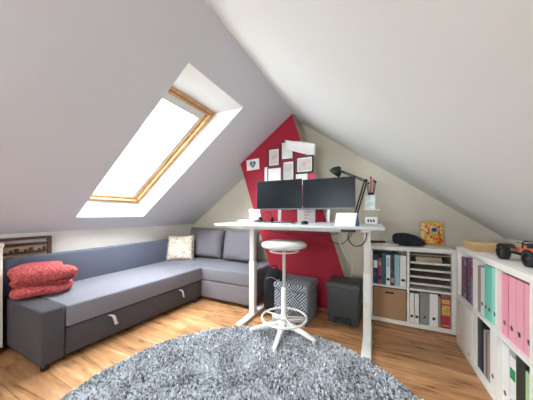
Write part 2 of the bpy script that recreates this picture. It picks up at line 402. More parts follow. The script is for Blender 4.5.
def cushion(bm, w, h, t, n=14, puff=.38, sag=0):
    # a stuffed cushion: seam round the edge, full in the middle
    g = {}
    for s in (-1,1):
        for i in range(n+1):
            for j in range(n+1):
                u, v = 2*i/n-1, 2*j/n-1
                edge = (i in (0,n)) or (j in (0,n))
                k = ((1-u**4)*(1-v**4))**puff
                pin = 1 - .05*(1-abs(u)**2)*(abs(v)**4) ; pin2 = 1 - .05*(1-abs(v)**2)*(abs(u)**4)
                x = u*w/2*pin2; z = v*h/2*pin
                y = s*t/2*k + sag*math.sin(3*u+2*v)*.012
                if edge and s == 1: g[s,i,j] = g[-1,i,j]
                else: g[s,i,j] = bm.verts.new((x, y, z+h/2))
    for s in (-1,1):
        for i in range(n):
            for j in range(n):
                f = bm.faces.new((g[s,i,j],g[s,i+1,j],g[s,i+1,j+1],g[s,i,j+1])); f.smooth = True
def place_cushion(name, w, h, t, loc, rx, rz, m, label, cat, group=None, ry=0):
    o = thing(name, label, cat, loc, rz, group); o.rotation_euler = (rx, ry, rz)
    b = bm_(); cushion(b, w, h, t, sag=1); obj('cushion_cover', b, m, o, smooth=True, sub=1)
    b = bm_(); n = 14; pts = []
    ed = [(-1+2*i/n,-1) for i in range(n)]+[(1,-1+2*i/n) for i in range(n)]+[(1-2*i/n,1) for i in range(n)]+[(-1,1-2*i/n) for i in range(n)]
    for u, v in ed:
        pin = 1 - .05*(1-abs(u)**2)*(abs(v)**4); pin2 = 1 - .05*(1-abs(v)**2)*(abs(u)**4)
        pts.append((u*w/2*pin2, math.sin(3*u+2*v)*.012, v*h/2*pin+h/2))
    tube(b, pts, .004, 6, closed=True); obj('piping', b, SEAM if m is CUSH else PRINT, o)
    return o
place_cushion('back_cushion', .70, .50, .20, (-2.49,2.80,.435), math.radians(-14), math.radians(3), CUSH, 'big grey back cushion in the sofa corner, left of the other big cushion', 'cushion', 'big back cushions')
place_cushion('back_cushion', .62, .50, .20, (-1.80,2.77,.435), math.radians(-14), math.radians(-2), CUSH, 'big grey back cushion beside the desk leg, on the right end of the sofa', 'cushion', 'big back cushions')
place_cushion('throw_pillow', .40, .40, .13, (-2.66,2.46,.435), math.radians(-20), math.radians(34), PRINT, 'cream throw pillow with faint brown leaf print leaning in the sofa corner', 'pillow')

# coral blanket, folded in thick layers with a rolled front fold
bl = thing('folded_blanket', 'coral waffle knit blanket folded in a thick heap on the sofa arm', 'blanket', (-2.66,.925,.448), math.radians(72))
def slab(bm, x0, x1, y0, y1, z0, z1, seed, r=.03, nx=16, ny=12):
    rd = random.Random(seed); ph = [rd.uniform(0,6) for _ in range(6)]
    cx, cy, cz = (x0+x1)/2, (y0+y1)/2, (z0+z1)/2; hx, hy, hz = (x1-x0)/2, (y1-y0)/2, (z1-z0)/2
    rings = []; NU, NV = 28, 12
    for i in range(NV+1):
        t = -PI/2 + PI*i/NV; ct, stt = math.cos(t), math.sin(t)
        cr = math.copysign(abs(ct)**.45, ct) if abs(ct) > 1e-6 else 0.02; sz = math.copysign(abs(stt)**.8, stt)
        rg = []
        for k in range(NU):
            a = 2*PI*k/NU; ca = math.copysign(abs(math.cos(a))**.45, math.cos(a)); sa = math.copysign(abs(math.sin(a))**.45, math.sin(a))
            x = cx + hx*cr*ca; y = cy + hy*cr*sa; z = cz + hz*sz
            w = math.sin(x*17+ph[0])*math.cos(y*19+ph[1])*.008 + math.sin(x*7+y*11+ph[2])*.008
            x += .012*math.sin(y*21+ph[3]); y += .010*math.sin(x*23+ph[4])
            rg.append((x, y, max(.0, z + w*(1 if sz > 0 else .5)*(1 if z > .03 else 0))))
        rings.append(rg)
    loft(bm, rings)
b = bm_()
slab(b, -.23,.22,-.19,.17, .0,.10, 1); slab(b, -.22,.20,-.13,.17, .085,.19, 2); slab(b, -.24,.14,-.10,.17, .16,.265, 5)
obj('blanket_layers', b, CORAL, bl, smooth=True, sub=1)
b = bm_()
bl.scale = (.88,.92,1)
# rolled fold: spiral section swept along x
for sh in (0,):
    prof = []
    for k in range(30):
        a = k/29*3.6*PI; r = .10 - .07*k/29
        prof.append((r*math.cos(a-PI/2)+.0, r*math.sin(a-PI/2)*.85))
    rows = []
    for i in range(13):
        x = -.22 + .45*i/12; tp = 1 - .55*max(0,(i-8)/4)**2 - .35*max(0,(2-i)/2)**2
        rows.append([(x + .01*math.sin(k*.7), -.115 + py*tp + .02*math.sin(i*.5), .175 + pz*tp + .006*math.sin(i+k*.4)) for k, (py,pz) in enumerate(prof)])
    Vv = [[b.verts.new(p) for p in r] for r in rows]
    for A, B_ in zip(Vv, Vv[1:]):
        for k in range(len(A)-1):
            b.faces.new((A[k],A[k+1],B_[k+1],B_[k])).smooth = True
o = obj('rolled_fold', b, CORAL, bl, smooth=True); md = o.modifiers.new('th','SOLIDIFY'); md.thickness = .014; md.offset = 0

# ------------------------------------------------------------ left side furniture
cab = thing('white_cabinet', 'white cabinet cut by the left frame edge, next to the sofa arm', 'cabinet', (-2.85,.35,0), world=True)
sbox('body', (-2.99,-2.73,-.1,.695,.06,.88), LAM, cab, .004); sbox('top', (-2.99,-2.715,-.11,.70,.88,.91), LAM, cab, .004)
sbox('plinth', (-2.98,-2.75,-.08,.68,0,.06), LAM, cab)
for y0, y1 in ((-.095,.295),(.30,.69)):
    d = sbox('door', (-2.73,-2.714,y0,y1,.07,.87), LAM, cab, .003); d['_w'] = cab['_w']
    sbox('handle', (-2.714,-2.70,(y1-.05 if y0<0 else y0+.04),(y1-.04 if y0<0 else y0+.05),.5,.62), CHROME, d)
rk = thing('wooden_rack', 'dark brown wooden rack with pale slats behind the near end of the sofa', 'rack', (-2.97,.88,0), world=True)
b = bm_(); box(b,-2.992,-2.958,.715,.74,0,.93); box(b,-2.992,-2.958,1.055,1.085,0,.93); obj('post', b, DARKW, rk, .003)
b = bm_(); box(b,-2.992,-2.955,.74,1.055,.905,.93); box(b,-2.99,-2.96,.74,1.055,.855,.872); obj('rail', b, DARKW, rk, .002)
b = bm_(); box(b,-2.99,-2.97,.745,1.05,.60,.845); obj('back_board', b, simple('pale_rack_board', (.50,.40,.28), .7), rk)
b = bm_()
for i in range(9):
    y = .76+i*.032; box(b, -2.969,-2.958, y, y+.006+.01*(i%3), .79, .80+.03*((i*7)%3)/2)
box(b,-2.969,-2.958,.75,1.045,.775,.795); obj('scroll_cutwork', b, DARKW, rk)

# ------------------------------------------------------------ rug
RCX, RCY, RR = -.63, .93, 1.12
rug = thing('round_rug', 'large round grey shaggy rug in the middle of the floor', 'rug', (RCX,RCY,0))
b = bm_(); lathe(b, [(0,0),(RR-.01,0),(RR,.008),(RR-.01,.014),(0,.014)], 96, smooth=False); obj('rug_backing', b, RUGB, rug)
def make_pile():
    n = 62000
    a = rng.uniform(0, 2*PI, n); r = RR*np.sqrt(rng.uniform(0,1,n))
    x, y = r*np.cos(a), r*np.sin(a)
    # only the part of the pile near and in the picture is needed finely: thicker tufts far behind the viewer
    keep = (y > -.55); x, y, r, a = x[keep], y[keep], r[keep], a[keep]; n = len(x)
    ln = rng.uniform(.018,.034,n)*np.where(r > RR-.03, .8, 1); az = rng.uniform(0,2*PI,n); w = rng.uniform(.004,.008,n)
    lean = rng.uniform(0,.018,n); la = rng.uniform(0,2*PI,n)
    dx, dy = np.cos(az)*w, np.sin(az)*w; z0 = np.full(n,.010)
    mx, my = x + np.cos(la)*lean*.45, y + np.sin(la)*lean*.45; tx, ty = x+np.cos(la)*lean*1.1, y+np.sin(la)*lean*1.1
    V = np.stack([np.stack([x-dx,y-dy,z0],1), np.stack([x+dx,y+dy,z0],1), np.stack([mx+dx*1.1,my+dy*1.1,z0+ln*.6],1), np.stack([mx-dx*1.1,my-dy*1.1,z0+ln*.6],1), np.stack([tx,ty,z0+ln],1)],1).reshape(-1,3)
    me = bpy.data.meshes.new('pile'); me.vertices.add(len(V)); me.vertices.foreach_set('co', V.astype(np.float32).ravel())
    base = np.arange(n)*5
    idx = np.stack([base,base+1,base+2,base+3,base+3,base+2,base+4],1).ravel()
    me.loops.add(len(idx)); me.loops.foreach_set('vertex_index', idx.astype(np.int32))
    me.polygons.add(2*n); ls = np.stack([np.arange(n)*7, np.arange(n)*7+4],1).ravel(); me.polygons.foreach_set('loop_start', ls.astype(np.int32))
    me.update(calc_edges=True); me.validate(); me.materials.append(PILE)
    o = bpy.data.objects.new('pile', me); col.objects.link(o); o.parent = rug; o['kind'] = 'stuff'
make_pile()

# ------------------------------------------------------------ standing desk
desk = thing('standing_desk', 'white height adjustable standing desk with two T legs, raised high', 'desk', (-.72,2.2,0), world=True)
DZ = 1.05
sbox('desktop', (-1.50,.07,1.85,2.55,DZ-.024,DZ), DESKT, desk, .003)
sbox('crossbeam', (-1.22,-.06,2.10,2.17,DZ-.066,DZ-.028), STEELW, desk, .003)
for x in (-1.235,-.055):
    b = bm_(); box(b, x-.033, x+.033, 2.165, 2.235, .03, .62); lg = obj('leg', b, STEELW, desk, .004); lg['_w'] = desk['_w']
    sbox('inner_column', (x-.028,x+.028,2.17,2.23,.62,DZ-.04), STEELW, lg, .003)
    sbox('foot', (x-.037,x+.037,1.90,2.50,.006,.034), STEELW, lg, .006)
    sbox('bracket', (x-.035,x+.035,1.92,2.48,DZ-.042,DZ-.025), STEELW, lg)
    for y in (1.93,2.47): sbox('glide', (x-.02,x+.02,y-.02,y+.02,0,.008), BLACK, lg)
b = bm_(); box(b, -1.05,-.30,2.28,2.40,DZ-.085,DZ-.08); box(b,-1.05,-.30,2.28,2.283,DZ-.085,DZ-.026); box(b,-1.05,-.30,2.397,2.40,DZ-.085,DZ-.026); obj('cable_tray', b, SILVER, desk)
sbox('control_box', (-.26,-.13,2.22,2.34,DZ-.06,DZ-.025), BLACK, desk, .004)
sbox('control_panel', (-.24,-.13,1.855,1.90,DZ-.045,DZ-.025), BLACK, desk, .003)

def cable(name, pts, r, m, label):
    b = bm_(); tube(b, smooth_path(pts,7), r, 6); return tag(obj(name, b, m, smooth=True), label, 'cable', 'cables under the desk')
cable('power_cable', [(-.20,2.26,.99),(-.22,2.2,.93),(-.17,2.15,.865),(-.10,2.12,.875),(-.065,2.12,.93),(-.06,2.13,.985)], .0045, BLACK, 'black cable drooping in a short loop under the right end of the desktop')
cable('power_cable', [(-.32,2.33,.96),(-.31,2.36,.85),(-.25,2.42,.70),(-.215,2.55,.58),(-.22,2.6,.50),(-.24,2.65,.43)], .006, PLASTW, 'white cable hanging down from the desk behind the dark grey bin')
cable('power_cable', [(-.60,2.30,.955),(-.50,2.30,.93),(-.42,2.34,.88),(-.33,2.4,.84),(-.27,2.45,.86),(-.20,2.38,.95),(-.19,2.3,.99)], .004, BLACK, 'thin black cable sagging across the red wall under the desk')
cable('power_cable', [(-1.12,2.30,.975),(-.98,2.2,.955),(-.8,2.12,.952),(-.62,2.1,.945),(-.45,2.14,.945),(-.32,2.28,.955)], .005, BLACK, 'black cable running along the underside of the desktop above the stool')

# ------------------------------------------------------------ things on the desk
def monitor(xc, y, rz, w, h, label):
    o = thing('monitor', label, 'monitor', (xc,y,DZ), rz, 'pair of desktop monitors')
    z0 = .148
    b = bm_(); box(b, -w/2,w/2,0,.012,z0,z0+h); box(b,-w/2+.04,w/2-.04,.012,.035,z0+.05,z0+h-.06); obj('housing', b, BEZEL, o, .003)
    sbox('screen', (-w/2+.006,w/2-.006,-.0015,.0,z0+.018,z0+h-.006), SCREEN, o)
    sbox('lower_bezel', (-w/2+.001,w/2-.001,-.003,.0,z0+.001,z0+.017), simple('bezel_strip',(.10,.11,.12),.35), o)
    b = bm_(); box(b,-.018,.018,.035,.055,.01,z0+.16); obj('stand_neck', b, SILVER, o, .003)
    b = bm_(); prism(b, [(-.12,-.05),(.12,-.05),(.10,.13),(-.10,.13)], 0, .009); obj('stand_base', b, SILVER, o, .003)
    return o
monitor(-1.005, 2.39, math.radians(1.5), .565, .345, 'left black monitor on the standing desk')
monitor(-.44, 2.385, math.radians(-1), .545, .33, 'right black monitor on the standing desk')
kb = thing('keyboard', 'dark keyboard lying flat on the desk below the left monitor', 'keyboard', (-.93,2.10,DZ))
sbox('case', (-.22,.22,-.065,.065,0,.010), SILVER, kb, .003)
b = bm_()
for r in range(5):
    for c in range(15): box(b, -.208+c*.028,-.208+c*.028+.023,-.057+r*.0235,-.057+r*.0235+.019,.010,.014)
obj('keys', b, BLACK, kb)
ms = thing('computer_mouse', 'small dark mouse on the desk right of the keyboard', 'mouse', (-.60,2.08,DZ))
b = bm_(); loft(b, [[(.032*s*math.cos(2*PI*k/16), .055*s*math.sin(2*PI*k/16), z) for k in range(16)] for s, z in ((.92,0),(1,.008),(.95,.02),(.75,.029),(.35,.034))]); obj('shell', b, BEZEL, ms, smooth=True)
sbox('wheel', (-.004,.004,.02,.035,.027,.035), SILVER, ms)
# papers, transparent sleeve and headset at the left end
b = bm_()
for i in range(9):
    a = random.uniform(-.12,.12); M = Matrix.Translation((-1.27+random.uniform(-.01,.01),2.24,DZ+i*.004)) @ Matrix.Rotation(a,4,'Z')
    prism(b, [(-.10,-.14),(.10,-.14),(.10,.14),(-.10,.14)], 0, .0035, 0, M)
tag(obj('paper_stack', b, PAPER), 'loose pile of white papers at the left end of the desktop', 'papers')
b = bm_(); rows = []
for i in range(9):
    u = i/8; rows.append([(-1.34+.15*u+.01*math.sin(j), 2.30+.05*math.sin(u*PI)*(j/6), DZ+.038+.125*j/6-.02*u*(j/6)+.004*math.sin(i*1.3)) for j in range(7)])
Vv = [[b.verts.new(p) for p in r] for r in rows]
for A, B_ in zip(Vv, Vv[1:]):
    for k in range(6): b.faces.new((A[k],A[k+1],B_[k+1],B_[k]))
o = obj('standing_paper', b, PAPER, smooth=True); md = o.modifiers.new('t','SOLIDIFY'); md.thickness = .0015
tag(o, 'curled white sheet standing on the paper pile left of the monitors', 'paper')
hs = thing('headset', 'black headset lying on the desk under the left monitor', 'headset', (-1.10,2.26,DZ))
b = bm_(); tube(b, [(.075*math.cos(t), .0+.02*math.sin(t), .035+.09*math.sin(t)) for t in [PI*k/14 for k in range(15)]], .006, 8); obj('headband', b, BLACK, hs)
for s in (-1,1):
    b = bm_(); lathe(b, [(0,-.014),(.026,-.014),(.032,-.004),(.032,.006),(.024,.014),(0,.014)], 20, Matrix.Translation((s*.075,0,.034)) @ Matrix.Rotation(PI/2,4,'Y')); obj('ear_cup', b, BLACKF, hs)
b = bm_(); tube(b, smooth_path([(-.075,-.01,.03),(-.06,-.06,.02),(0,-.09,.012)],5), .003, 6); obj('microphone_arm', b, BLACK, hs)
# white upright paper holder
ph = thing('desk_calendar_pad', 'white tent shaped pad with blue side standing near the right end of the desk', 'pad', (-.205,1.95,DZ), math.radians(-14))
b = bm_(); prism(b, [(-.05,0),(.055,0),(.008,.108),(-.003,.108)], -.085, .085, 0, Matrix(((0,0,1,0),(1,0,0,0),(0,1,0,0),(0,0,0,1)))); obj('pad_body', b, PAPER, ph, .001)
b = bm_(); prism(b, [(-.045,.004),(.05,.004),(.007,.102),(-.002,.102)], .085, .0875, 0, Matrix(((0,0,1,0),(1,0,0,0),(0,1,0,0),(0,0,0,1)))); obj('blue_side', b, simple('denim_blue_card',(.10,.17,.33),.7), ph)
# riser with calendar and pens
rs = thing('desk_riser', 'small clear and white riser shelf on the right back corner of the desk', 'riser', (-.02,2.48,DZ), world=True)
sbox('shelf', (-.105,.055,2.43,2.54,1.188,1.196), PLASTW, rs, .001)
for x in (-.105,.051): sbox('side_panel', (x,x+.004,2.44,2.53,DZ,1.188), ACRYL, rs)
tc_ = thing('desk_calendar', 'small tent calendar with pale picture on the riser shelf', 'calendar', (-.035,2.465,1.196), math.radians(-8))
b = bm_(); prism(b, [(-.03,0),(.03,0),(.004,.145),(-.004,.145)], -.05,.05, 0, Matrix(((0,0,1,0),(1,0,0,0),(0,1,0,0),(0,0,0,1)))); obj('card', b, mat('calendar_card',(.72,.66,.68),.7), tc_)
b = bm_(); Mx = Matrix.Translation((0,-.0305,.004)) @ Matrix.Rotation(math.radians(-10.2),4,'X')
box(b, -.044,.044,-.0012,0,.012,.132); bmesh.ops.transform(b, matrix=Mx, verts=b.verts); obj('picture', b, mat('calendar_picture',(.62,.74,.72),.6,var=.25,vscale=25), tc_)
pc = thing('pen_cup', 'black cup full of pens and brushes behind the small calendar', 'pen cup', (-.03,2.515,1.196))
b = bm_(); lathe(b, [(0,0),(.022,0),(.024,.17),(.021,.17),(.02,.005),(0,.005)], 20); obj('cup', b, BLACKF, pc)
for i,(dx,dy,hh,m) in enumerate(((-.012,0,.30,BLACK),(.0,.006,.33,CRIM),(.010,-.004,.29,BLACK),(.004,.01,.31,PINK),(-.006,-.01,.27,BEZEL),(.014,.006,.28,BLACK))):
    b = bm_(); tube(b, [(dx*.5,dy*.5,.01),(dx*3.2,dy*2,hh)], .0045 if i%2 else .0038, 8); lathe(b, [(0,-.012),(.009,-.008),(.011,.0),(.006,.01),(0,.012)], 10, Matrix.Translation((dx*3.2,dy*2,hh))); obj('pen', b, m, pc)
sb = thing('card_box', 'small white open box under the clear riser shelf', 'box', (-.025,2.47,DZ))
b = bm_(); box(b,-.055,.055,-.03,.03,0,.07); obj('box_body', b, PAPER, sb, .002)
b = bm_()
for x in (-.035,-.01,.015): box(b, x, x+.016, -.0315,-.030,.02,.045)
obj('printed_marks', b, BEZEL, sb)
# architect lamp
lp = thing('desk_lamp', 'black jointed desk lamp clamped behind the right monitor', 'lamp', (-.195,2.52,DZ), world=True)
Y_ = 2.50
b = bm_(); box(b,-.225,-.165,2.50,2.56,DZ-.06,DZ-.045); box(b,-.225,-.165,2.552,2.565,DZ-.06,DZ+.01); box(b,-.225,-.165,2.49,2.56,DZ,DZ+.012); obj('clamp', b, BLACK, lp, .002)
b = bm_(); 
for s in (-.012,.012): tube(b, [(-.195+s,Y_+.02,DZ+.01),(-.078+s,Y_,1.485)], .008, 8)
obj('lower_arm', b, BLACK, lp)
b = bm_()
for s in (-.010,.010): tube(b, [(-.075,Y_,1.485+s),(-.335,Y_-.03,1.615+s*.6)], .0055, 8)
obj('upper_arm', b, BLACK, lp)
b = bm_(); lathe(b, [(0,-.018),(.02,-.018),(.02,.018),(0,.018)], 16, Matrix.Translation((-.078,Y_,1.487)) @ Matrix.Rotation(PI/2,4,'X')); obj('joint', b, BLACK, lp)
b = bm_(); tube(b, [(-.078+.022*math.cos(t),Y_-.02,1.487+.022*math.sin(t)) for t in [2*PI*k/20 for k in range(20)]], .002, 6, closed=True); obj('spring', b, CHROME, lp)
hd = Matrix.Translation((-.365,Y_-.03,1.605)) @ Matrix.Rotation(math.radians(38),4,'Y') 
b = bm_(); lathe(b, [(0,.062),(.018,.060),(.026,.045),(.046,.030),(.060,.005),(.066,-.035),(.063,-.035),(.056,.003),(.042,.026),(0,.04)], 28, hd); obj('lamp_shade', b, simple('lamp_black',(.012,.018,.018),.3), lp)

# ------------------------------------------------------------ swivel stool
SX, SY = -.769, 1.97
st = thing('swivel_stool', 'white swivel work stool with round seat and foot ring, in front of the desk', 'stool', (SX,SY,.014))
b = bm_(); lathe(b, [(0,.815),(.10,.812),(.17,.812),(.208,.825),(.216,.842),(.208,.862),(.17,.876),(.10,.881),(0,.882)], 48); obj('seat', b, mat('white_seat_vinyl',(.72,.73,.70),.45), st)
b = bm_(); lathe(b, [(0,.80),(.07,.80),(.09,.812),(0,.815)], 32); obj('seat_plate', b, SILVER, st)
b = bm_(); tube(b, [(.135*math.cos(t),.135*math.sin(t),.785) for t in [2*PI*k/40 for k in range(40)]], .006, 8, closed=True)
for t in (.5,.5+PI/2,.5+PI,.5+1.5*PI): tube(b, [(.02*math.cos(t),.02*math.sin(t),.79),(.135*math.cos(t),.135*math.sin(t),.785)], .005, 6)
obj('lift_ring', b, STEELW, st)
b = bm_(); lathe(b, [(0,.40),(.0155,.40),(.0155,.80),(.028,.80),(.028,.808),(0,.808)], 24); obj('gas_piston', b, STEELW, st)
b = bm_(); lathe(b, [(0,.085),(.034,.085),(.034,.12),(.027,.125),(.026,.43),(.022,.44),(0,.44)], 24); obj('column_sleeve', b, STEELW, st)
b = bm_(); R_ = .21
tube(b, [(R_*math.cos(t),R_*math.sin(t),.155) for t in [2*PI*k/56 for k in range(56)]], .0105, 10, closed=True)
for k in range(5):
    t = math.radians(-83+36+72*k); tube(b, [(.03*math.cos(t),.03*math.sin(t),.16),(R_*math.cos(t),R_*math.sin(t),.155)], .006, 8)
lathe(b, [(.027,.14),(.04,.14),(.04,.175),(.027,.175)], 24)
obj('foot_ring', b, STEELW, st)
sbase = bm_(); lathe(sbase, [(0,.075),(.045,.075),(.05,.10),(.04,.122),(0,.124)], 24); hub = obj('base_hub', sbase, PLASTW, st)
for k in range(5):
    t = math.radians(-83+72*k); ct, s_ = math.cos(t), math.sin(t); b = bm_(); rings = []
    for r, w, z0, z1 in ((.02,.030,.078,.118),(.10,.027,.074,.108),(.20,.023,.056,.086),(.29,.019,.034,.058),(.325,.015,.03,.046)):
        rings.append([(r*ct - q*s_, r*s_ + q*ct, z) for q, z in ((-w,z0),(w,z0),(w*.8,z1),(-w*.8,z1))])
    loft(b, rings, smooth=False); l = obj('base_arm', b, PLASTW, st, .004)
    b = bm_(); lathe(b, [(0,0),(.018,0),(.02,.01),(.012,.034),(0,.034)], 16, Matrix.Translation((.305*ct,.305*s_,0))); obj('glide_foot', b, PLASTW, l)

# ------------------------------------------------------------ under the desk
pf = thing('storage_pouf', 'square storage pouf with navy and white line triangles under the desk', 'pouf', (-.785,2.40,0), math.radians(-3))
b = bm_(); box(b,-.19,.19,-.19,.19,.0,.335); obj('pouf_body', b, PATT, pf, .016, 3)
b = bm_(); box(b,-.197,.197,-.197,.197,.328,.41); obj('pouf_lid', b, PATT, pf, .022, 3)
bn = thing('waste_bin', 'dark grey lidded plastic bin under the right side of the desk', 'bin', (-.285,2.55,0), math.radians(-3))
b = bm_(); loft(b, [[(-x,-y,z),(x,-y,z),(x,y,z),(-x,y,z)] for x,y,z in ((.150,.135,0),(.165,.15,.36),(.165,.15,.375))], smooth=False); obj('bin_body', b, BIN, bn, .014, 3)
b = bm_(); loft(b, [[(-x,-y,z),(x,-y,z),(x,y,z),(-x,y,z)] for x,y,z in ((.172,.157,.372),(.172,.157,.40),(.155,.14,.432))], smooth=False); obj('lid', b, BIN, bn, .008, 3)
b = bm_(); box(b,-.085,.085,-.162,-.13,.045,.075); box(b,-.085,-.07,-.155,-.13,.012,.05); box(b,.07,.085,-.155,-.13,.012,.05); obj('foot_pedal', b, BLACK, bn, .004)
bp = thing('backpack', 'black backpack standing on the floor behind the left desk leg', 'backpack', (-1.068,2.40,0), math.radians(4))
def blob(bm, w, d, h, z0, y0=0, e=.5, n=24, m=14, lean=0, dent=0):
    rings = []
    for i in range(m+1):
        t = -PI/2+PI*i/m; c_ = abs(math.cos(t))**e if 0 < i < m else .05; z = z0+h/2+h/2*math.copysign(abs(math.sin(t))**.8, math.sin(t))
        rings.append([(w/2*c_*math.copysign(abs(math.cos(a))**.6,math.cos(a))+lean*(z-z0)+dent*math.sin(z*30+a*2), y0+d/2*c_*math.copysign(abs(math.sin(a))**.7,math.sin(a))+dent*math.cos(z*23+a), z) for a in [2*PI*k/n for k in range(n)]])
    loft(bm, rings)
b = bm_(); blob(b, .22,.17,.50,0,dent=.007); obj('main_compartment', b, BLACKF, bp, smooth=True)
b = bm_(); blob(b, .17,.07,.26,.03,-.09,dent=.006); obj('front_pocket', b, BLACKF, bp, smooth=True)
b = bm_(); tube(b, smooth_path([(-.03,.0,.485),(-.03,0,.53),(.03,0,.54),(.04,0,.485)],5), .009, 8); obj('grab_handle', b, BLACKF, bp)
b = bm_(); tube(b, smooth_path([(.07,-.06,.45),(.12,-.10,.50),(.13,-.13,.42),(.11,-.12,.25),(.08,-.11,.10)],5), .014, 8); obj('shoulder_strap', b, BLACKF, bp)
b = bm_(); tube(b, smooth_path([(-.06,-.09,.40),(0,-.105,.43),(.07,-.085,.40)],5), .003, 6); obj('zip', b, SILVER, bp)

# ------------------------------------------------------------ shelving unit by the gable
su = thing('shelving_unit', 'white two by two cube shelf against the gable wall, right of the desk', 'shelf unit', (.325,2.85,0), world=True)
UY0, UY1 = 2.645, 3.03
sbox('top_panel', (-.05,.70,UY0,UY1,.77,.81), LAM, su, .002); sbox('bottom_panel', (-.05,.70,UY0,UY1,.012,.05), LAM, su, .002)
for x in (-.05,.662): sbox('side_panel', (x,x+.038,UY0,UY1,.05,.77), LAM, su, .001)
sbox('divider', (.303,.321,UY0+.002,UY1,.05,.77), LAM, su); 
for x0, x1 in ((-.012,.303),(.321,.662)): sbox('shelf', (x0,x1,UY0+.002,UY1,.383,.401), LAM, su)
sbox('back_panel', (-.012,.662,UY1-.006,UY1-.001,.05,.77), LAM, su)
for x in (-.03,.68): sbox('foot', (x-.015,x+.015,UY0+.04,UY1-.03,0,.012), BLACK, su)

def binder(name, w, h, d, m, label, group=None, loc=(0,0,0), rz=0, ring='metal', lab=None, labm=None, hole_z=.075, tilt=0, cat='binder'):
    """lever arch file: local -y is the spine"""
    group = group or ('binders in the long right shelf' if rz else 'binders in the shelf by the gable wall')
    o = thing(name, label, cat, loc, rz, group); o.rotation_euler = (0, tilt, rz) if not tilt else (Matrix.Rotation(rz,3,'Z') @ Matrix.Rotation(tilt,3,'Y')).to_euler()
    t = .0025; b = bm_()
    prism(b, [(-w/2,0),(w/2,0),(w/2,d),(w/2-t,d),(w/2-t,t),(-w/2+t,t),(-w/2+t,d),(-w/2,d)], 0, h)
    obj('cover', b, m, o)
    sbox('pages', (-w/2+t+.001,w/2-t-.001,.03,d-.008,.004,h-.02), STACK, o)
    if ring and w > .03:
        b = bm_(); M = Matrix.Translation((0,0,hole_z)) @ Matrix.Rotation(PI/2,4,'X')
        lathe(b, [(0,.0006),(.0125,.0006),(.0125,.0022),(0,.0022)], 20, M); obj('finger_hole', b, BLACK, o)
        b = bm_(); tube(b, [(.0135*math.cos(a),-.002,hole_z+.0135*math.sin(a)) for a in [2*PI*k/20 for k in range(20)]], .0015, 6, closed=True); obj('ring', b, CHROME if ring == 'metal' else BLACK, o)
    if lab:
        z0, z1 = lab; b = bm_(); box(b, -w/2+.006, w/2-.006, -.0012, 0, z0, z1); obj('spine_label', b, labm or PAPER, o)
    return o
def book(w, h, d, m, label, loc, rz=0, group=None, name='book', tilt=0, cat='book', bands=()):
    group = group or ('books in the long right shelf' if rz else 'books in the shelf by the gable wall')
    o = thing(name, label, cat, loc, rz, group)
    if tilt: o.rotation_euler = (Matrix.Rotation(rz,3,'Z') @ Matrix.Rotation(tilt,3,'Y')).to_euler()
    t = .0025; b = bm_()
    prism(b, [(-w/2,.002),(-w/2+.002,0),(w/2-.002,0),(w/2,.002),(w/2,d),(w/2-t,d),(w/2-t,t),(-w/2+t,t),(-w/2+t,d),(-w/2,d)], 0, h); obj('cover', b, m, o)
    sbox('pages', (-w/2+t,w/2-t,.004,d-.004,.003,h-.004), STACK, o)
    for i, (z0, z1, mm) in enumerate(bands):
        sbox('spine_band', (-w/2+.003,w/2-.003,-.001,.0,z0,z1), mm, o)
    return o
def magfile(w, h, d, m, label, loc, rz=0, group=None, slot=True):
    o = thing('magazine_file', label, 'magazine file', loc, rz, 'white magazine files'); b = bm_(); t = .003
    box(b,-w/2,w/2,0,t,0,h); box(b,-w/2,w/2,0,d,0,t)
    YZ = Matrix(((0,0,1,0),(1,0,0,0),(0,1,0,0),(0,0,0,1)))
    for x in (-w/2, w/2-t): prism(b, [(0,0),(d,0),(d,h*.55),(d*.35,h),(0,h)], x, x+t, 0, YZ)
    box(b,-w/2,w/2,d-t,d,0,h*.55); obj('file_body', b, m, o)
    sbox('contents', (-w/2+.006,w/2-.006,.012,d-.01,.004,h*.5), STACK, o)
    if slot:
        b = bm_(); box(b,-w*.28,w*.28,-.0015,0,.055,.078); obj('label_holder', b, BLACK, o)
    return o
Z1, Z2 = .401, .05
G1 = 'books and binders in the top left cell'
Yc = 2.665
binder('ring_binder', .050, .31, .27, NAVY, 'navy binder with round pale mark, furthest left in the back shelf', loc=(.015,Yc,Z1), lab=(.17,.25), labm=WBOARD, hole_z=.10)
book(.030,.275,.22, REDB, 'brick red book between the navy binder and the dark blue binder', (.058,Yc,Z1), bands=((.20,.24,PAPERP),(.05,.09,NAVY)))
binder('ring_binder', .040, .335, .27, TEALB, 'dark blue binder beside the brick red book in the back shelf', loc=(.095,Yc,Z1), ring=None)
binder('ring_binder', .036, .315, .27, WBOARD, 'narrow pale binder with dark ring between two dark ones in the back shelf', loc=(.135,Yc,Z1), ring='black', lab=(.19,.29), labm=BLUEINK, hole_z=.06)
binder('ring_binder', .038, .325, .27, DBOARD, 'charcoal binder left of the pale blue ones in the back shelf', loc=(.174,Yc,Z1), lab=(.03,.08), labm=TAUPE, hole_z=.14)
binder('ring_binder', .020, .325, .27, SKY, 'slim pale blue folder next to the charcoal binder', loc=(.2045,Yc,Z1), ring=None)
binder('ring_binder', .022, .32, .27, SKY, 'slim pale blue folder touching the white magazine file', loc=(.2265,Yc,Z1), ring=None)
magfile(.060,.32,.25, WBOARD, 'white magazine file with black label holder at the right of the cell', (.270,Yc,Z1))
# fibreboard box
bx = thing('storage_box', 'brown fibreboard storage box with slot handle in the lower left cell', 'storage box', (.146,2.66,.05))
b = bm_(); box(b,-.150,.150,0,.30,0,.315); obj('box_body', b, KRAFT, bx, .004)
sbox('slot_handle', (-.04,.04,-.002,.0,.262,.282), BLACK, bx)
b = bm_(); box(b,-.152,.152,-.001,.302,.313,.317); obj('lid_edge', b, KRAFT, bx)
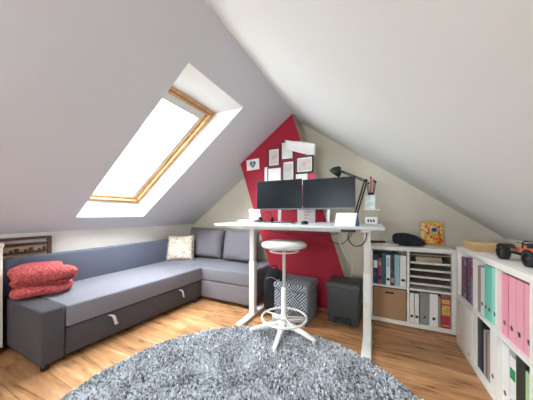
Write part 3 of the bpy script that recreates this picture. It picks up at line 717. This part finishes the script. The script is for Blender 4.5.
# letter tray insert
lt = thing('letter_tray', 'pale wooden letter tray with stacked sorting shelves in the upper right cell', 'letter tray', (.49,2.67,.401), world=True)
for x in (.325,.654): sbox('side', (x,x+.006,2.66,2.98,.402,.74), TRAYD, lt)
for z in (.445,.515,.585,.655):
    s = sbox('tray_shelf', (.331,.654,2.668,2.97,z,z+.006), TRAYW, lt); s['_w'] = lt['_w']
    sbox('front_lip', (.331,.654,2.655,2.668,z-.003,z+.016), TRAYE, s)
sbox('top_board', (.325,.66,2.672,2.98,.735,.742), TRAYW, lt)
sbox('rear_board', (.331,.654,2.972,2.978,.402,.735), TRAYW, lt)
bk = sbox('flat_wooden_case', (.385,.60,2.70,2.90,.661,.715), TRAYW, None, .004); tag(bk, 'pale flat wooden case lying on the topmost letter tray shelf', 'case')
# lower right cell
for i,(x,w) in enumerate(((.345,.040),(.387,.040))):
    magfile(w+.002,.30,.25, WBOARD, ('white magazine file against the middle divider in the lower right cell','white magazine file touching the grey marbled binder')[i], (x,Yc,Z2))
binder('ring_binder', .075, .315, .27, GBOARD, 'wide grey marbled binder in the lower right cell of the back shelf', loc=(.450,Yc,Z2))
binder('ring_binder', .068, .315, .27, WBOARD, 'white binder right of the grey marbled binder', loc=(.526,Yc,Z2), lab=(.20,.28), labm=PAPER)
book(.018,.29,.22, TAUPE, 'thin taupe book squeezed between white binder and red book', (.572,Yc,Z2))
book(.070,.30,.22, CRIM, 'thick crimson book with gold spine print in the lower right cell', (.620,Yc,Z2), bands=((.125,.22,GOLD),(.235,.275,GOLD),(.02,.03,GOLD)))
# things on top
pb = thing('cloth_bag', 'black cloth pouch slumped on top of the back shelf', 'pouch', (.325,2.80,.81), math.radians(4))
b = bm_(); blob(b, .30,.17,.135,0,0,.42,28,12,dent=.006)
for v in b.verts: v.co.z *= 1-.45*max(0,(v.co.x+.02)/.15)**1.6; v.co.z = max(v.co.z,0)
obj('pouch_body', b, BLACKF, pb, smooth=True)
b = bm_(); tube(b, smooth_path([(-.13,-.02,.10),(-.05,-.05,.128),(.05,-.04,.115),(.13,-.02,.07)],5), .005, 8); obj('zip', b, BLACK, pb)
ob = thing('gift_book', 'orange floral patterned book standing upright on the back shelf', 'book', (.575,3.04,.81), math.radians(0)); ob.rotation_euler = (math.radians(-6),0,0); ob.location = (.57,2.985,.811)
b = bm_(); box(b,-.10,.10,-.022,.0,0,.25); obj('cover', b, FLORAL, ob, .003)
sbox('pages', (-.096,.096,-.018,-.004,.25,.2505), STACK, ob)
b = bm_(); M = Matrix.Translation((.02,-.0225,.165)) @ Matrix.Rotation(PI/2,4,'X'); lathe(b, [(0,0),(.040,0),(.040,.002),(0,.002)], 28, M); lathe(b, [(0,.002),(.024,.002),(.024,.003),(0,.003)], 20, M, 1); obj('round_emblem', b, [simple('ivory_emblem',(.62,.60,.48)), simple('dark_emblem',(.05,.07,.06))], ob)
b = bm_()
for i in range(7):
    M = Matrix.Translation((.07+.010*i,2.74,.81+i*.003)) @ Matrix.Rotation(.12*((i*3)%4-1.5),4,'Z'); prism(b, [(-.10,-.065),(.10,-.065),(.10,.065),(-.10,.065)], 0, .0028, 0, M)
tag(obj('paper_stack', b, PAPER), 'flat sheets of paper on the back shelf left of the black pouch', 'papers')
cs = thing('pencil_case', 'dark red pencil case lying on sheets at the left end of the back shelf', 'pencil case', (.035,2.76,.826), math.radians(8))
b = bm_(); tube(b, [(-.08,0,.013),(-.07,0,.013),(0,0,.014),(.07,0,.013),(.08,0,.013)], [.005,.014,.014,.014,.005], 12); obj('case_body', b, simple('oxblood_cloth',(.12,.02,.025),.8), cs)
b = bm_(); tube(b, [(-.07,0,.028),(.07,0,.028)], .002, 6); obj('zip', b, SILVER, cs)
pn = thing('marker', 'thin white marker lying across the papers on the back shelf', 'marker', (.125,2.70,.830), math.radians(35))
b = bm_(); tube(b, [(-.06,0,.0),(.045,0,0)], .006, 10); obj('barrel', b, PLASTW, pn)
b = bm_(); tube(b, [(.045,0,0),(.065,0,0)], .0062, 10); obj('cap', b, CRIM, pn)

# ------------------------------------------------------------ long unit on the right
ru = thing('shelving_unit', 'long white cube shelf along the right wall full of colourful binders', 'shelf unit', (.86,1.8,0), world=True)
X0, X1 = .661, 1.05
Ye, Ys = 2.517, 1.09
divs = [2.148, 1.806, 1.476]
sbox('top_panel', (X0,X1,Ys,Ye,.822,.86), LAM, ru, .002); sbox('bottom_panel', (X0,X1,Ys,Ye,.0,.04), LAM, ru, .002)
for y in (Ys,Ye-.038): sbox('side_panel', (X0,X1,y,y+.038,.04,.822), LAM, ru, .001)
for y in divs: sbox('divider', (X0+.001,X1,y-.010,y+.010,.04,.822), LAM, ru)
ed = [Ye-.038]+[v for d in divs for v in (d+.010,d-.010)]+[Ys+.038]
for k in range(4): sbox('shelf', (X0+.001,X1,ed[2*k+1],ed[2*k],.425,.445), LAM, ru)
sbox('back_panel', (X1-.006,X1-.001,Ys+.038,Ye-.038,.04,.822), LAM, ru)
d = sbox('door', (X0-.002,X0+.014,2.162,2.476,.045,.42), LAM, ru, .002); d['_w'] = ru['_w']
sbox('knob', (X0-.014,X0-.002,2.19,2.205,.07,.085), CHROME, d, .002)
def rb(y0, y1, z, h, m, label, **k):   # from y0 (far) to y1 (near)
    return binder('ring_binder', abs(y0-y1)-.002, h, .28, m, label, loc=(.683,(y0+y1)/2,z), rz=-PI/2, **k)
def rbook(y0, y1, z, h, m, label, **k):
    return book(abs(y0-y1)-.002, h, .23, m, label, (.683,(y0+y1)/2,z), -PI/2, **k)
T, Bq = .445, .04
rbook(2.475,2.415,T,.335,PURP,'dark plum patterned book furthest into the upper row of the long shelf')
rbook(2.414,2.365,T,.325,VIOL,'violet patterned book right beside the furthest plum book', bands=((.05,.28,PURP),))
rbook(2.364,2.335,T,.33,DBOARD,'thin near-black book in the middle of the furthest upper cell')
rbook(2.334,2.27,T,.335,PURP,'wide plum patterned book before the first divider, beside a violet one')
rbook(2.269,2.215,T,.32,VIOL,'violet patterned book nearest the first divider of the long shelf', bands=((.22,.29,CRIM),))
rbook(2.136,2.085,T,.33,TAUPE,'taupe book at the far side of the cell with mint binders')
rb(2.084,2.026,T,.325,WBOARD,'white binder left of the mint binders', ring='metal')
rb(2.025,1.975,T,.358,MINT,'mint green binder at the far end of the green row, touching the white one')
rb(1.974,1.925,T,.358,MINT,'middle one of the three mint green binders')
rb(1.924,1.83,T,.358,MINTD,'lighter mint green binder nearest the pink ones')
rb(1.794,1.726,T,.355,PINK,'deep pink binder furthest from the viewer in the pink row')
rb(1.720,1.650,T,.355,PINKL,'light pink binder, second in the pink row from the divider')
rb(1.648,1.580,T,.355,PINKL,'light pink binder, third in the pink row from the divider')
rb(1.578,1.49,T,.355,PINKL,'widest light pink binder, nearest the right edge of the frame')
# lower row
rb(2.136,2.085,Bq,.36,DBOARD,'black binder beside the white door in the lower row', ring=None)
rb(2.084,2.04,Bq,.335,BLACKF,'matt black folder between the black binder and grey book', ring=None)
rbook(2.039,2.015,Bq,.31,simple('grey_board',(.40,.41,.42)),'thin grey book in the lower row beside black folders')
rbook(2.013,1.985,Bq,.305,BROWNB,'dark brown book in the lower row between grey and taupe')
rbook(1.983,1.945,Bq,.315,TAUPE,'taupe pink book in the lower row left of the white spiral folder')
rb(1.943,1.862,Bq,.36,WBOARD,'white binder with small black marks in the lower row', lab=(.16,.30), labm=PAPER)
rb(1.794,1.715,Bq,.355,WBOARD,'plain white binder at the left of the lower cell under the pink binders')
rb(1.712,1.650,Bq,.325,WBOARD,'white binder with bright green label stripe in the lower row', lab=(.20,.26), labm=GREENL)
rb(1.648,1.568,Bq,.36,DBOARD,'wide charcoal binder with metal ring under the pink binders')
rb(1.566,1.49,Bq,.325,LIME,'pale green binder against the third divider in the lower row')
# cardboard box and toy quad on top
cb = thing('cardboard_box', 'flat brown cardboard box on the far end of the long white shelf', 'box', (.84,2.375,.86), math.radians(0))
b = bm_(); box(b,-.14,.14,-.13,.13,0,.056); obj('box_body', b, CARD, cb, .002)
b = bm_(); box(b,-.141,.141,-.131,.131,.054,.06); obj('box_lid', b, simple('light_cardboard',(.62,.42,.24),.9), cb, .001)
sbox('tape', (-.025,.025,-.1315,.1315,.0601,.0606), simple('packing_tape',(.66,.50,.33),.3), cb)

tq = thing('toy_quad', 'orange and black toy off-road buggy with big tyres on the long shelf', 'toy vehicle', (.83,1.83,.86), math.radians(4))
# local: +y far (front), -y near
def wheel(x, y, r, w):
    b = bm_(); s = 1 if x > 0 else -1; M = Matrix.Translation((x,y,r)) @ Matrix.Rotation(PI/2,4,'Y')
    lathe(b, [(r*.55,-w/2),(r*.9,-w/2),(r,-w*.3),(r,w*.3),(r*.9,w/2),(r*.55,w/2)], 28, M)
    for k in range(14):
        a = 2*PI*k/14; c_, s_ = math.cos(a), math.sin(a)
        t = bm_()
        box(b, 0,0,0,0,0,0) if False else None
        m2 = Matrix.Translation((x,y,r)) @ Matrix.Rotation(a,4,'X')
        vs = box(b, -w*.42, w*.42, -.006, .006, r*.96, r*1.03)
        bmesh.ops.transform(b, matrix=m2, verts=vs); t.free()
    o = obj('tyre', b, RUBBER, tq)
    b = bm_(); lathe(b, [(0,-w*.4),(r*.2,-w*.42),(r*.25,-w*.3),(r*.57,-w*.35),(r*.57,w*.35),(r*.25,w*.3),(r*.2,w*.42),(0,w*.4)], 20, M); obj('rim', b, BEZEL, o)
for x in (-.075,.075):
    for y in (-.12,.12): wheel(x, y, .045, .038)
b = bm_(); prism(b, [(-.03,-.15),(.03,-.15),(.035,0),(.028,.15),(-.028,.15),(-.035,0)], .045, .06); 
for y in (-.12,.12): tube(b, [(-.07,y,.052),(.07,y,.052)], .006, 8)
obj('chassis', b, BLACK, tq, 0)
b = bm_(); loft(b, [[(-w,y,z0),(w,y,z0),(w*.7,y,z1),(-w*.7,y,z1)] for y,w,z0,z1 in ((.155,.02,.075,.085),(.12,.035,.07,.105),(.06,.03,.065,.118),(0,.03,.065,.105))], smooth=False); obj('front_body', b, simple('coral_orange_plastic',(.62,.22,.14),.35), tq, .003)
for s in (-1,1):
    for y in (.12,-.12):
        b = bm_(); loft(b, [[(s*.042,y+.065*math.cos(t),.052+.065*math.sin(t)),(s*.098,y+.065*math.cos(t),.052+.065*math.sin(t)),(s*.098,y+.069*math.cos(t),.052+.069*math.sin(t)),(s*.042,y+.069*math.cos(t),.052+.069*math.sin(t))] for t in [math.radians(a) for a in (35,60,85,110,140)]], smooth=False)
        obj('fender', b, BLACK if y > 0 else ORANGE, tq)
b = bm_(); loft(b, [[(-w,y,z0),(w,y,z0),(w*.85,y,z1),(-w*.85,y,z1)] for y,w,z0,z1 in ((0,.03,.07,.098),(-.06,.038,.07,.112),(-.13,.04,.075,.135),(-.20,.036,.08,.13))], smooth=False); obj('rear_body', b, ORANGE, tq, .004)
sbox('seat', (-.028,.028,-.11,.01,.105,.135), BLACK, tq, .006)
b = bm_()
for s in (-1,1):
    tube(b, smooth_path([(s*.035,.03,.10),(s*.04,.01,.15),(s*.038,-.06,.158),(s*.036,-.16,.15),(s*.036,-.19,.12)],4), .004, 6)
for y,z in ((.01,.15),(-.06,.158),(-.16,.15)): tube(b, [(-.038,y,z),(.038,y,z)], .004, 6)
tube(b, [(-.05,.05,.138),(0,.06,.128),(.05,.05,.138)], .004, 6)
obj('roll_bars', b, BLACK, tq)
b = bm_(); box(b, -.032,.032,-.20,-.06,.153,.162); obj('roof_rack', b, BLACK, tq, .002)
for ch in tq.children:
    if not ch.name.startswith('tyre'): ch.scale = (.9,1,.84)

# ------------------------------------------------------------ pictures on the red wall
YW = YC
hc = thing('heart_card', 'white card with a dark blue heart taped on the red wall', 'card', (-1.535,YW-.002,1.77), 0)
hc.rotation_euler = (0, math.radians(-3), 0)
sbox('card', (-.10,.10,-.002,.0015,0,.15), PAPER, hc)
b = bm_(); pts = []
for k in range(40):
    t = 2*PI*k/40; pts.append((  .0038*16*math.sin(t)**3*.8, .080+.0036*(13*math.cos(t)-5*math.cos(2*t)-2*math.cos(3*t)-math.cos(4*t))))
prism(b, pts, -.0035, -.002, 0, XZ); obj('heart', b, simple('heart_blue',(.06,.11,.22)), hc)
b = bm_(); pts2 = [(x*.45, .078+(y-.078)*.45) for x,y in pts]; prism(b, pts2, -.0042, -.0035, 0, XZ); obj('inner_heart', b, simple('heart_blue_grey',(.30,.38,.50)), hc)
def frame(x0, x1, z0, z1, label, fm, pm, fw=.012, rot=0, dep=.02, y=None):
    cx, y = (x0+x1)/2, (YW if y is None else y); w, h = x1-x0, z1-z0
    o = thing('picture_frame', label, 'picture frame', (cx,y,z0), 0, 'picture frames on the red wall'); o.rotation_euler = (0,math.radians(rot),0)
    b = bm_()
    box(b,-w/2,-w/2+fw,-dep,0,0,h); box(b,w/2-fw,w/2,-dep,0,0,h); box(b,-w/2+fw,w/2-fw,-dep,0,0,fw); box(b,-w/2+fw,w/2-fw,-dep,0,h-fw,h); obj('frame', b, fm, o)
    sbox('mount', (-w/2+fw,w/2-fw,-dep*.45,-.001,fw,h-fw), PAPER, o)
    k = .2; sbox('print', (-w/2+fw+w*k*.4,w/2-fw-w*k*.4,-dep*.5,-dep*.45,fw+h*k*.35,h-fw-h*k*.35), pm, o)
    return o
frame(-1.295,-1.125,1.79,2.03,'upright black frame with faded print, top left of the group on the red wall',BLACK,PAPERP)
frame(-1.105,-.935,1.86,2.095,'white print in thin dark frame, partly under the big loose sheet',BEZEL,PAPER,.008)
frame(-1.085,-.925,1.575,1.838,'upright dark frame with pale print in the middle of the group',DARKW,PAPERG,.010)
frame(-.905,-.675,1.665,1.88,'wide black frame at the right end of the group on the red wall',BLACK,PAPERP,.018)
frame(-1.305,-1.10,1.55,1.77,'pale print in slim dark frame just above the left monitor',BEZEL,PAPER,.007)
frame(-.90,-.75,1.52,1.655,'small white framed drawing just above the right monitor',PLASTW,PAPER,.012)
b = bm_(); box(b,-1.355,-1.31,YW-.003,YW,1.60,1.79); tag(obj('note_strip', b, PAPER), 'narrow white paper strip left of the framed prints', 'paper')
# curled loose sheet hanging over the frames
b = bm_(); rows = []
for i in range(17):
    u = i/16; r = []
    for j in range(7):
        v = j/6; x = -1.045 + .40*u; z = 2.045 - .11*u + .145*(v-.5) + .012*math.sin(u*7)*(.5-v)
        r.append((x, YW-.024-.035*math.sin(u*PI)*(.5+.5*math.cos(v*PI*1.3)) - .012*abs(math.sin(u*5)), z))
    rows.append(r)
Vv = [[b.verts.new(p) for p in r] for r in rows]
for A, B_ in zip(Vv, Vv[1:]):
    for k in range(6): b.faces.new((A[k],A[k+1],B_[k+1],B_[k]))
o = obj('loose_sheet', b, PAPER, smooth=True); md = o.modifiers.new('t','SOLIDIFY'); md.thickness = .001
tag(o, 'large curled white sheet hanging slanted over the top frames', 'paper')
ws = thing('wall_note', 'white sheet with faint red lines on the red wall under the monitors', 'paper', (-.77,YW,1.03), 0)
sbox('sheet', (-.115,.115,-.002,0,0,.22), PAPER, ws)
b = bm_()
for k in range(3): box(b, -.03,.02+.02*k,-.003,-.002,.06+.04*k,.072+.04*k)
obj('writing', b, REDINK, ws)
ns = sbox('pink_note', (-.745,-.655,YW-.003,YW,1.56,1.655), simple('bright_pink_card',(.62,.04,.13)), None); tag(ns, 'small bright pink card right of the white drawing above the monitors', 'card')

# ------------------------------------------------------------ cleanup of helper property
for o in bpy.data.objects:
    if '_w' in o: del o['_w']

# ------------------------------------------------------------ daylight
w = bpy.data.worlds.new('sky'); bpy.context.scene.world = w; w.use_nodes = True; nt = w.node_tree
bg = nt.nodes['Background']; tc = nt.nodes.new('ShaderNodeTexCoord'); n = nt.nodes.new('ShaderNodeTexNoise'); n.inputs['Scale'].default_value = 3; n.inputs['Detail'].default_value = 4
cr = nt.nodes.new('ShaderNodeValToRGB'); e = cr.color_ramp.elements; e[0].position = .35; e[0].color = (.82,.91,1,1); e[1].position = .6; e[1].color = (1,.99,.97,1)
nt.links.new(tc.outputs['Generated'], n.inputs[0]); nt.links.new(n.outputs[0], cr.inputs[0]); nt.links.new(cr.outputs[0], bg.inputs[0]); 
sp = nt.nodes.new('ShaderNodeSeparateXYZ'); nt.links.new(tc.outputs['Generated'], sp.inputs[0])
mz = nt.nodes.new('ShaderNodeMapRange'); mz.inputs[1].default_value = 0; mz.inputs[2].default_value = 1; mz.inputs[3].default_value = 5.2; mz.inputs[4].default_value = 11.5   # overcast sky, brightest overhead
nt.links.new(sp.outputs[2], mz.inputs[0]); nt.links.new(mz.outputs[0], bg.inputs[1])
def portal(loc, rot, sx, sy):
    l = bpy.data.lights.new('sky_portal','AREA'); l.shape = 'RECTANGLE'; l.size = sx; l.size_y = sy; l.cycles.is_portal = True
    o = bpy.data.objects.new('sky_portal', l); col.objects.link(o); o.location = loc; o.rotation_euler = rot
portal((( wx0+wx1)/2, YF-.14, (wz0+wz1)/2), (PI/2,0,0), wx1-wx0, wz1-wz0)      # looks along +y into the room
c = SL @ Vector((LW/2, WW/2, .11)); zax = nLd; 
rot = zax.to_track_quat('Z','Y').to_euler()
portal(c, rot, LW, LW)
# ------------------------------------------------------------ camera
cam = bpy.data.cameras.new('camera'); co = bpy.data.objects.new('camera', cam); col.objects.link(co)
cam.sensor_width = 36; cam.lens = 222/533*36; cam.shift_y = 14/533; cam.clip_start = .02
co.location = (0,0,1.149); co.rotation_euler = (PI/2,0,math.atan(107.5/222))
sc = bpy.context.scene; sc.camera = co
sc.view_settings.view_transform = 'Standard'; sc.view_settings.look = 'None'; sc.view_settings.gamma = 1; sc.view_settings.use_curve_mapping = False
sc.view_settings.exposure = 2.45
